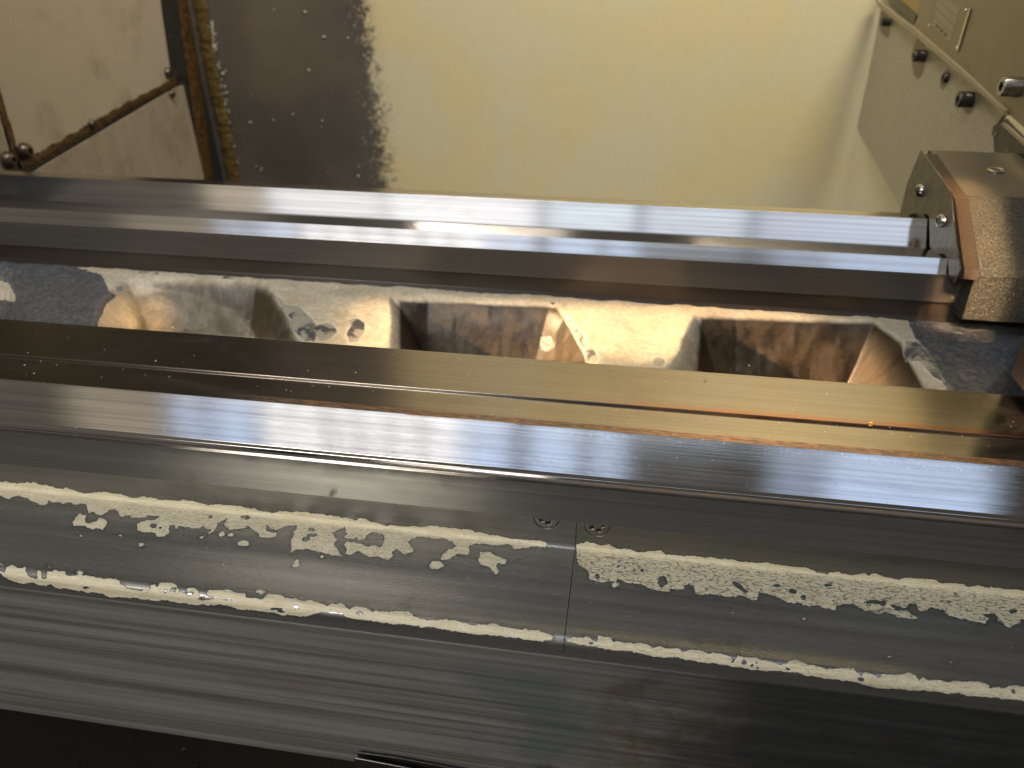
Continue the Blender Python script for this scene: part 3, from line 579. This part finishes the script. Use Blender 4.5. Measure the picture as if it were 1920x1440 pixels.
m_seal2 = M.out(M.mix(M.ss(n1, .35, .65), lin(74, 60, 26), lin(122, 100, 52)), M.add(M.mul(n1, .3), .3), 0.0, M.bump(M.add(n1, M.mul(n2, .4)), .5, .0007))
M = Mt('dark_bare_sheet'); n1 = M.noise(M.obj(), 120, 5, .7); fl = M.ss(M.noise(M.obj(), 130, 3, .6), .66, .69)
m_dark = M.out(M.mix(M.mul(fl, .8), M.mix(n1, lin(58, 58, 60), lin(84, 82, 78)), lin(190, 178, 148)), .38, .5, M.bump(n1, .2, .0006))
W = lambda px, py, off=0: tuple(at(px, py, 0, XW + off))
side = tag(empty('enclosure_side_panel', (XW, .9, -.4)), 'beige side wall of the enclosure with rusty brown sealed seams at far left', 'sheet metal wall')
slab('backing_sheet', [(XW, .55, -.85), (XW, YB - .004, -.85), (XW, YB - .004, 1.2), (XW, .55, 1.2)], .003, (1, 0, 0), m_dark, side, bev=0)
def ext(px, py, off=.003): return W(px, py, off)
# upper sheet, lower sheet, front sheet
slab('upper_sheet', [ext(292, -60), ext(321, 142), ext(318, 152), ext(75, 292), ext(32, 285), ext(-60, -60)], .002, (1, 0, 0), mA, side, .0008)
slab('lower_sheet', [ext(90, 306), ext(330, 164), ext(344, 160), ext(392, 372), ext(60, 372), ext(-20, 372)], .002, (1, 0, 0), mB, side, .0008)
slab('front_sheet', [ext(-75, -60), ext(20, 290), ext(8, 330), ext(-160, 330), ext(-170, -60)], .002, (1, 0, 0), mB, side, .0008)
bead('seam_sealant', [ext(40, 312, .0025), ext(160, 244, .0025), ext(240, 198, .0025), ext(330, 152, .0025)], .0135, .0009, (1, 0, 0), m_seal, side, seed=3, wob=.4)
bead('seam_sealant', [ext(-75, -40, .0025), ext(5, 205, .0025), ext(34, 296, .0025)], .012, .0008, (1, 0, 0), m_seal, side, seed=4, wob=.25)
bead('corner_sealant', [ext(340, -40, .002), ext(352, 60, .002), ext(366, 158, .002), ext(395, 372, .002)], .040, .002, (1, 0, 0), m_seal, side, seed=5, wob=.12)
slab('corner_strip', [ext(296, -60, .0015), ext(330, -60, .0015), ext(356, 148, .0015), ext(322, 148, .0015)], .0012, (1, 0, 0), m_dark, side, .0003)
cz = [tuple(at(px, py, 1, YB - .0035)) for px, py in ((366, -40), (385, 70), (402, 160), (424, 260), (444, 372))]
bead('corner_sealant', cz, .024, .004, (0, -1, 0), m_seal2, side, seed=6, wob=.22)
M = Mt('tarnished_screw'); n1 = M.noise(M.obj(), 500, 3, .6); m_old = M.out(M.mix(n1, lin(90, 78, 62), lin(130, 118, 102)), .3, .8, M.bump(n1, .2, .0004))
def button(parent, base, axis, r, mat=None, name='screw'):
    return lathe(name, [(r, 0), (r, r * .12), (r * .93, r * .42), (r * .74, r * .72), (r * .52, r * .86)], base, axis, mat or m_old, parent, 30, hexr=r * .38)
for px, py, r in ((45, 283, .0105), (14, 300, .0105), (314, 136, .0078), (172, 232, .0065), (322, 176, .006)):
    button(side, ext(px, py, .005), (1, 0, 0), r)

# ================================================================== HEADSTOCK GUARD (right rear)
XG = .347; XU = .337
hd = tag(empty('headstock_guard', (XG, .9, -.2)), 'grey beige guard plates at the upper right, with socket screws and a nameplate', 'machine guard')
G = lambda px, py, x=XG: tuple(at(px, py, 0, x))
pts = [(1668, -60), (1655, 0), (1630, 130), (1607, 238), (1609, 246), (1650, 320), (1710, 432), (1780, 420), (1859, 330), (1863, 240), (1882, 216), (1890, 190)]
x_, y_ = None, None
# gridded side plate so stains can follow the screws
M = Mt('side_plate_paint'); ob = M.obj(); n1 = M.noise(ob, 260, 5, .65); n2 = M.noise(ob, 900, 3, .7); n3 = M.noise(M.map(ob, (1, 70, 7)), 1, 4, .6); st = M.attr('stain')
c = M.mix(M.ss(n1, .3, .7), lin(178, 172, 152), lin(200, 194, 174)); c = M.mix(M.mul(M.ss(n3, .45, .7), .25), c, lin(206, 196, 166))
c = M.mix(M.mul(M.ss(n1, .56, .66), .3), c, lin(222, 218, 202)); c = M.mix(M.mul(M.ss(M.add(st, M.mul(M.add(n1, -.5), 3)), -.6, .6), .75), c, lin(100, 88, 58))
m_side = M.out(c, .42, .1, M.bump(M.add(n1, n2), .25, .0006))
# plate outline as a slab, plus stains through an attribute on a subdivided face
def slabgrid(name, poly_px, x, mat, parent, stains, thick=.003, step=.0022):
    P3 = [at(p[0], p[1], 0, x) for p in poly_px]; bm = bmesh.new(); vs = [bm.verts.new(p) for p in P3]; f = bm.faces.new(vs)
    ys_ = [p[1] for p in P3]; zs_ = [p[2] for p in P3]
    for ax, lo, hi in ((1, min(ys_), max(ys_)), (2, min(zs_), max(zs_))):
        k = lo + step
        while k < hi:
            pc = Vector((x, k, 0)) if ax == 1 else Vector((x, 0, k)); pn = Vector((0, 1, 0)) if ax == 1 else Vector((0, 0, 1))
            bmesh.ops.bisect_plane(bm, geom=list(bm.verts) + list(bm.edges) + list(bm.faces), plane_co=pc, plane_no=pn); k += step
    bmesh.ops.recalc_face_normals(bm, faces=bm.faces)
    bm.faces.ensure_lookup_table()
    if bm.faces[0].normal.x > 0: bmesh.ops.reverse_faces(bm, faces=bm.faces)
    r = bmesh.ops.extrude_face_region(bm, geom=list(bm.faces)); nv = [g for g in r['geom'] if isinstance(g, bmesh.types.BMVert)]
    bmesh.ops.translate(bm, verts=nv, vec=(-0.0, 0, 0)); bmesh.ops.translate(bm, verts=[v for v in bm.verts if v not in set(nv)], vec=(thick, 0, 0))
    bmesh.ops.recalc_face_normals(bm, faces=bm.faces)
    me = bpy.data.meshes.new(name); bm.to_mesh(me); bm.free(); o = link(name, me, mat, parent)
    VV = np.array([v.co[:] for v in me.vertices]); Q = project(VV); s = np.full(len(VV), -30.0)
    for e in stains: s = np.maximum(s, ell(Q, *e))
    fattr(o, 'stain', s); return o
slabgrid('side_plate', pts, XG, m_side, hd, [(1723, 108, 13, 40, .05), (1816, 192, 12, 22), (1663, 58, 6, 14), (1772, 148, 8, 20, .3), (1658, 40, 9, 26)])
M = Mt('upper_plate_paint'); ob = M.obj(); n1 = M.noise(ob, 60, 4, .6); n2 = M.noise(ob, 1200, 3, .7)
m_up = M.out(M.mix(n1, lin(130, 121, 90), lin(146, 136, 104)), .36, .15, M.bump(n2, .2, .0004))
slab('upper_plate', [G(1735, -60, XU), G(1724, 0, XU), G(1711, 56, XU), G(1800, 134, XU), G(1896, 219, XU), G(1960, 275, XU), G(2100, 300, XU), G(2100, -60, XU)], .004, (-1, 0, 0), m_up, hd, .0008)
M = Mt('trim_paint'); n1 = M.noise(M.obj(), 300, 4, .7); m_trim = M.out(M.mix(n1, lin(150, 138, 112), lin(186, 172, 142)), .4, .1, M.bump(n1, .3, .0005))
XTm = XU - .003
slab('trim_edge', [G(1640, -6, XTm), G(1648, 2, XTm), G(1710, 50, XTm), G(1796, 124, XTm), G(1884, 206, XTm), G(1882, 216, XTm), G(1795, 136, XTm), G(1706, 60, XTm), G(1646, 13, XTm)], .0075, (-1, 0, 0), m_trim, hd, .0006)
M = Mt('dark_channel'); n1 = M.noise(M.obj(), 300, 3, .6); m_chan = M.out(M.mix(n1, lin(30, 24, 18), lin(60, 48, 34)), .3, .3)
slab('slide_channel', [G(1655, -10, XU), G(1676, -10, XU), G(1722, 30, XU), G(1711, 54, XU)], .004, (-1, 0, 0), m_chan, hd, .0005)
M = Mt('tan_panel'); n1 = M.noise(M.map(M.obj(), (1, 60, 300)), 1, 3, .6); m_tan = M.out(M.mix(n1, lin(176, 146, 86), lin(196, 166, 104)), .5, 0.0)
slab('tan_panel', [G(1668, -30, XU + .001), G(1735, -30, XU + .001), G(1720, 34, XU + .001), G(1670, -6, XU + .001)], .003, (-1, 0, 0), m_tan, hd, .0004)
slab('inner_plate', [G(1845, 330, XG + .004), G(1862, 236, XG - .001), G(1885, 222, XG - .001), G(1990, 330, XG - .001)], .002, (-1, 0, 0), m_dark, hd, .0003)
slab('lower_trim', [G(1876, 233, XTm), G(1880, 229, XTm), G(1990, 330, XTm), G(1984, 334, XTm)], .003, (-1, 0, 0), m_trim, hd, .0004)
# nameplate
M = Mt('nameplate_frame'); n1 = M.noise(M.obj(), 400, 3, .6); m_np = M.out(M.mix(n1, lin(120, 112, 84), lin(140, 132, 104)), .3, .4)
M = Mt('nameplate_field'); n1 = M.noise(M.obj(), 200, 3, .6); m_nf = M.out(M.mix(n1, lin(150, 142, 116), lin(166, 158, 132)), .4, .2)
M = Mt('bright_rim'); m_rim = M.out((.6, .58, .52, 1), .25, 1.0)
M = Mt('ink'); m_ink = M.out(lin(62, 56, 42), .5, 0.0)
XN = XU - .0006
npl = slab('nameplate', [G(1757, -30, XN), G(1817, 14, XN), G(1793, 95, XN), G(1766, 76, XN), G(1740, 51, XN)], .001, (-1, 0, 0), m_np, hd, .0003)
q0, q1, q2, q3 = [np.array(p, float) for p in ((1757, -22), (1806, 16), (1784, 88), (1744, 46))]
def bil(u_, v_): a = q0 * (1 - u_) + q1 * u_; b = q3 * (1 - u_) + q2 * u_; return a * (1 - v_) + b * v_
for k in range(4):
    v0 = .06 + k * .235; v1 = v0 + .19
    cs = [bil(.10, v0), bil(.90, v0), bil(.90, v1), bil(.10, v1)]
    f_ = slab('field', [G(c_[0], c_[1], XN - .0003) for c_ in cs], .0003, (-1, 0, 0), m_nf, npl, 0)
    f_.location = (0, 0, 0)
npl_children = True
for k in range(9):                               # the unreadable stamped characters of the lowest field
    a = .22 + k * .062; dv = .015 * math.sin(k * 2.3)
    cs = [bil(a, .83 + dv), bil(a + .03, .83 + dv), bil(a + .045 - .02 * (k % 3), .92 + dv), bil(a + .012, .92 + dv)]
    s_ = slab('stamped_mark', [G(c_[0], c_[1], XN - .0005) for c_ in cs], .0002, (-1, 0, 0), m_ink, npl, 0); s_.location = (0, 0, 0)
r_ = slab('rim', [G(1817, 14, XN - .0012), G(1819, 16, XN - .0012), G(1795, 97, XN - .0012), G(1792, 95, XN - .0012)], .0012, (-1, 0, 0), m_rim, npl, .0002); r_.location = (0, 0, 0)
for px, py in ((1742, 48), (1793, 89), (1811, 20)):
    l_ = lathe('rivet', [(.0018, 0), (.0016, .0008), (.0008, .0014)], G(px, py, XN), (-1, 0, 0), m_rim, npl, 16); l_.location = (0, 0, 0)
M = Mt('black_oxide'); n1 = M.noise(M.obj(), 500, 3, .6); m_blk = M.out(M.mix(n1, lin(52, 50, 50), lin(92, 88, 84)), .32, .7, M.bump(n1, .2, .0004))
M = Mt('plated_screw'); n1 = M.noise(M.obj(), 500, 3, .6); m_plt = M.out(M.mix(n1, (.28, .27, .25, 1), (.42, .41, .38, 1)), .25, 1.0)
def cap(parent, px, py, x, r, ln, mat):
    return lathe('socket_screw', [(r * 1.0, 0), (r, ln * .9), (r * .93, ln), (r * .6, ln)], G(px, py, x), (-1, 0, 0), mat, parent, 40, hexr=r * .52, flute=.035)
cap(hd, 1669, 42, XG, .0052, .012, m_blk); cap(hd, 1735, 105, XG, .0070, .014, m_blk); cap(hd, 1776, 146, XG, .0056, .005, m_blk)
cap(hd, 1822, 187, XG, .0078, .014, m_blk); cap(hd, 1915, 163, XU, .0084, .017, m_plt)
M = Mt('oil_smear'); m_oil = M.out(lin(22, 16, 10), .15, 0.0)

# ================================================================== WAY WIPER / TAILSTOCK HOUSING on the rear way
XT = .256
wp = tag(empty('way_wiper_housing', (XT, .65, -.3)), 'bolted grey end plate and black hammered housing riding on the rear slideway', 'slide housing')
T = lambda px, py, x=XT: tuple(at(px, py, 0, x))
M = Mt('end_plate_steel'); ob = M.obj(); n1 = M.noise(ob, 90, 4, .6); n2 = M.noise(ob, 700, 3, .6)
m_end = M.out(M.mix(M.ss(n1, .3, .7), lin(92, 88, 80), lin(124, 119, 108)), M.add(M.mul(n1, .2), .28), .75, M.bump(n2, .12, .0004))
slab('end_plate', [T(1726, 281), T(1782, 358), T(1787, 420), T(1795, 470), T(1800, 507), T(1787, 530), T(1779, 522), T(1777, 486), T(1772, 477), T(1748, 474), T(1743, 462), T(1742, 406), T(1735, 401), T(1687, 401), T(1700, 345)], .0016, (-1, 0, 0), m_end, wp, .0004)
M = Mt('rubber_wiper'); ob = M.obj(); n1 = M.noise(ob, 900, 4, .7); n2 = M.noise(ob, 60, 3, .6)
m_rub = M.out(M.mix(n1, lin(30, 22, 15), lin(72, 54, 34)), .4, 0.0, M.bump(n1, .7, .001))
XF = XT + .0017
slab('rubber_wiper', [T(1733, 288, XF), T(1790, 372, XF), T(1808, 505, XF), T(1806, 524, XF), T(1779, 520, XF), T(1760, 440, XF), T(1690, 400, XF)], .011, (-1, 0, 0), m_rub, wp, .0006)
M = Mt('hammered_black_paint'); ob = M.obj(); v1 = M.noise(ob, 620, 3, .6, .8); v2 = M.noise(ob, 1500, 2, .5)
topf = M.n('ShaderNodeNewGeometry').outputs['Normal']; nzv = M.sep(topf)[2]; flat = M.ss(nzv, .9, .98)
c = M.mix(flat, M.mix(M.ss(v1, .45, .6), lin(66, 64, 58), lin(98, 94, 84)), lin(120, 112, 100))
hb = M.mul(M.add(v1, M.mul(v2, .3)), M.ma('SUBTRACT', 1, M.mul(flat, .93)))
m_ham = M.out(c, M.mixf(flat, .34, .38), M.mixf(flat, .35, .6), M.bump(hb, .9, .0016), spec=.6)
XC = XT + .0125
hp_ = [T(1742, 281, XC)[1:], T(1812, 366, XC)[1:], T(1829, 516, XC)[1:], T(1803, 600, XC)[1:]]
hp_ = [(.80, -.34)] + [tuple(p) for p in hp_] + [(.62, hp_[3][1] - .004)]
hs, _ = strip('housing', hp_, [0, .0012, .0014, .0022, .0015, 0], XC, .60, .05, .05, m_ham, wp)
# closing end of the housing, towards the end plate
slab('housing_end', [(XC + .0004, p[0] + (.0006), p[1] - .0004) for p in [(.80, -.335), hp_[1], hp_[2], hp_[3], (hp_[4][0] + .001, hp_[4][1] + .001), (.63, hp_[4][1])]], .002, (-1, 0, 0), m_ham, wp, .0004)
for px, py in ((1728, 357), (1768, 414)): button(wp, T(px, py, XT - .0001), (-1, 0, 0), .0058, m_plt)
zt = float(hp_[2][1]); c_ = at(1866, 321, 2, float((hp_[1][1] + hp_[2][1]) / 2))
M = Mt('hole_dark'); m_hole = M.out(lin(10, 10, 9), .3, .3)
lathe('socket_plug', [(.0068, -.001), (.0068, .0007), (.0058, .0010), (.0050, .0006)], (c_[0], c_[1], c_[2] + .0008), (0, 0, 1), m_rim, wp, 36, hexr=.0036)

# dark carriage corner at the right end of the deck
cb = slab('carriage_corner_block', [(.259, .478, -.284), (.256, .478, -.215), (.256, .44, -.215), (.262, .44, -.284)], .10, (-1, 0, 0), m_blk, None, .002)
tag(cb, 'dark steel carriage corner poking in over the deck at the right edge', 'machine block')

# metal strip under the front panel
ms = tag(empty('cable_clamp_strip', (-.1, .28, -.53)), 'small bent steel strip clipped under the front panel at the bottom edge', 'metal strip')
YS = .281
slab('strip_face', [tuple(at(px, py, 1, YS)) for px, py in ((663, 1424), (666, 1422), (760, 1440), (860, 1462), (860, 1500), (700, 1470))], .001, (0, -1, 0), m_plt, ms, .0003)
slab('strip_back', [tuple(at(px, py, 1, YS + .006)) for px, py in ((670, 1411), (742, 1421), (880, 1446), (880, 1500), (671, 1470))], .001, (0, -1, 0), m_blk, ms, .0003)

# floor far below
M = Mt('dark_floor'); n1 = M.noise(M.obj(), 3, 4, .6); m_fl = M.out(M.mix(n1, lin(8, 5, 4), lin(24, 12, 8)), .6, 0.0)
fl = slab('floor', [(-3, -3, -1.25), (3, -3, -1.25), (3, 3, -1.25), (-3, 3, -1.25)], .02, (0, 0, 1), m_fl, None, 0); fl['kind'] = 'structure'
tr = slab('chip_tray', [(-1.0, .10, -.80), (.7, .10, -.80), (.7, 1.1, -.80), (-1.0, 1.1, -.80)], .004, (0, 0, 1), m_fl, None, 0)
tag(tr, 'dark chip tray in deep shadow below the front panel', 'tray')

# ================================================================== SWARF
M = Mt('bright_swarf'); m_sw = M.out((.75, .72, .66, 1), .3, .7)
M = Mt('brass_swarf'); m_br = M.out(lin(196, 160, 90), .35, .8)
M = Mt('dark_swarf'); m_ds = M.out(lin(60, 44, 30), .4, .3)
M = Mt('pale_flake'); m_pf = M.out(lin(214, 208, 190), .5, 0.0)
def curl(name, c, r, turns, th, mat, n=40, seed=0, flatten=.4, up=(0, 0, 1), knot=False):
    rr2 = np.random.RandomState(seed); a, b, d = frame(up); pts_ = []
    for i in range(n + 1):
        t = i / n; ang = t * turns * 6.283 + seed; rad = r * (1 - .4 * t)
        if knot: v = Vector(c) + a * (r * (.5 + .45 * math.sin(ang * 1.7))) + b * rad * math.cos(ang) * (1 + .3 * math.sin(ang * 2.3)) + d * rad * math.sin(ang * 1.3)
        else: v = Vector(c) + a * (th + r * flatten * t) + b * rad * math.cos(ang) + d * rad * math.sin(ang)
        pts_.append(v)
    bm = bmesh.new(); prev = None
    for i in range(n + 1):
        tdir = (pts_[min(i + 1, n)] - pts_[max(i - 1, 0)]).normalized(); _, p, q = frame(tdir)
        k = th * (.4 + .6 * math.sin(math.pi * min(1, (i + 1) / n)))
        ring = [bm.verts.new(pts_[i] + p * k * math.cos(x) + q * k * .6 * math.sin(x)) for x in (0, 1.57, 3.14, 4.71)]
        if prev:
            for z in range(4): bm.faces.new((prev[z], prev[(z + 1) % 4], ring[(z + 1) % 4], ring[z]))
        prev = ring
    me = bpy.data.meshes.new(name); bm.to_mesh(me); bm.free(); return link(name, me, mat)
GR = 'metal chips lying about the machine'
c = at(146, 803, 2, -.3100); tag(curl('metal_chip', (c[0], c[1], c[2]), .0017, 7, .00022, m_sw, 120, 2, knot=True), 'bright curled knot of swarf sitting in the groove at the left', 'metal chip', GR)
c = at(320, 706, 2, ZD); tag(curl('metal_chip', tuple(c), .0016, .45, .0002, m_sw, 20, 2), 'thin pale hooked chip on the dark deck strip above the bright slope', 'metal chip', GR)
c = at(1318, 713, 2, ZD); tag(curl('metal_chip', tuple(c), .0024, .4, .00022, m_ds, 20, 4), 'dark curved chip on the golden deck near its rear edge', 'metal chip', GR)
c = at(1632, 797, 2, ZD); tag(curl('metal_chip', tuple(c), .0014, 2, .0006, m_br, 30, 5, knot=True), 'brassy crumb lodged in the thin groove of the deck', 'metal chip', GR)
c = at(1816, 128, 0, XU); tag(curl('metal_chip', (c[0] - .001, c[1], c[2]), .0032, .4, .0003, m_ds, 20, 1, up=(-1, 0, 0)), 'dark curved chip stuck below the nameplate, on the olive plate', 'metal chip', GR)
for k, (px, py, ln) in enumerate(((398, 58, .032),)):
    c = at(px, py, 1, YB - .006); o = curl('metal_chip', tuple(c), ln / 2, .02, .0009, m_pf, 8, 0, up=(0, -1, 0))
    # a straight sliver
    bpy.data.objects.remove(o)
    p0 = at(397, 40, 1, YB - .0015); p1 = at(400, 86, 1, YB - .0015)
    o = slab('metal_sliver', [tuple(p0 + np.array([-.002, 0, 0])), tuple(p0 + np.array([.0022, 0, .001])), tuple(p1 + np.array([.0006, 0, 0])), tuple(p1 + np.array([-.0008, 0, 0]))], .001, (0, -1, 0), m_pf, None, .0003)
    tag(o, 'long pale sliver stuck to the dark stripped part of the back sheet', 'metal sliver')
def crumbs(name, spots, mat, label, r0=.00014, r1=.00038):
    bm = bmesh.new(); rr3 = random.Random(5)
    for c in spots:
        r = rr3.uniform(r0, r1); mt = Matrix.Translation(Vector(c)) @ Matrix.Rotation(rr3.uniform(0, 6.28), 4, Vector((rr3.random(), rr3.random(), rr3.random())).normalized()) @ Matrix.Diagonal((rr3.uniform(.6, 2.6), 1, rr3.uniform(.4, 1), 1))
        bmesh.ops.create_icosphere(bm, subdivisions=1, radius=r, matrix=mt)
    for v in bm.verts: v.co += Vector((rr3.gauss(0, 1), rr3.gauss(0, 1), rr3.gauss(0, 1))) * r0 * .25
    me = bpy.data.meshes.new(name); bm.to_mesh(me); bm.free(); o = link(name, me, mat); o['kind'] = 'stuff'; tag(o, label, 'swarf crumbs'); return o
sp = []
for k in range(90):
    x = random.uniform(-.45, .28); y = random.choice([random.uniform(.388, .46), random.uniform(.40, .415)]); sp.append((x, y, ZD + .0001))
for k in range(60): t = random.random(); sp.append((random.uniform(-.45, .28), .3852 - .022 * t, -.29 - .0185 * t + .0001))
for k in range(40): sp.append((random.uniform(-.4, .26), random.uniform(.30, .355), CZ + .0001))
crumbs('swarf_crumbs', sp, m_sw, 'tiny bright crumbs of swarf scattered over the front slideway')
sp = [(random.uniform(-.55, .3), random.uniform(.6, .609), -.3163) for k in range(110)] + [(random.uniform(-.6, .3), random.uniform(.47, .60), -.334) for k in range(40)]
crumbs('swarf_crumbs', sp, m_pf, 'tiny pale crumbs of swarf along the foot of the rear slideway', .0002, .0006)
sp = []
for k in range(130):
    t = random.random() ** .8; px = 398 + 45 * t + random.gauss(2, 4); py = 60 + 290 * t
    sp.append(tuple(at(px, py, 1, YB - .002)))
for k in range(26): sp.append(tuple(at(random.uniform(450, 690), random.uniform(0, 350), 1, YB - .0012)))
crumbs('paint_crumbs', sp, m_pf, 'whitish crumbs stuck along the olive corner sealant and the dark back sheet', .0006, .0022)
sp = [tuple(at(random.uniform(60, 420), 1380 + random.uniform(0, 60), 2, -.798)) for k in range(9)]
crumbs('tray_crumbs', sp, m_ds, 'faint grey crumbs in the dark tray at the lower left', .0008, .0018)
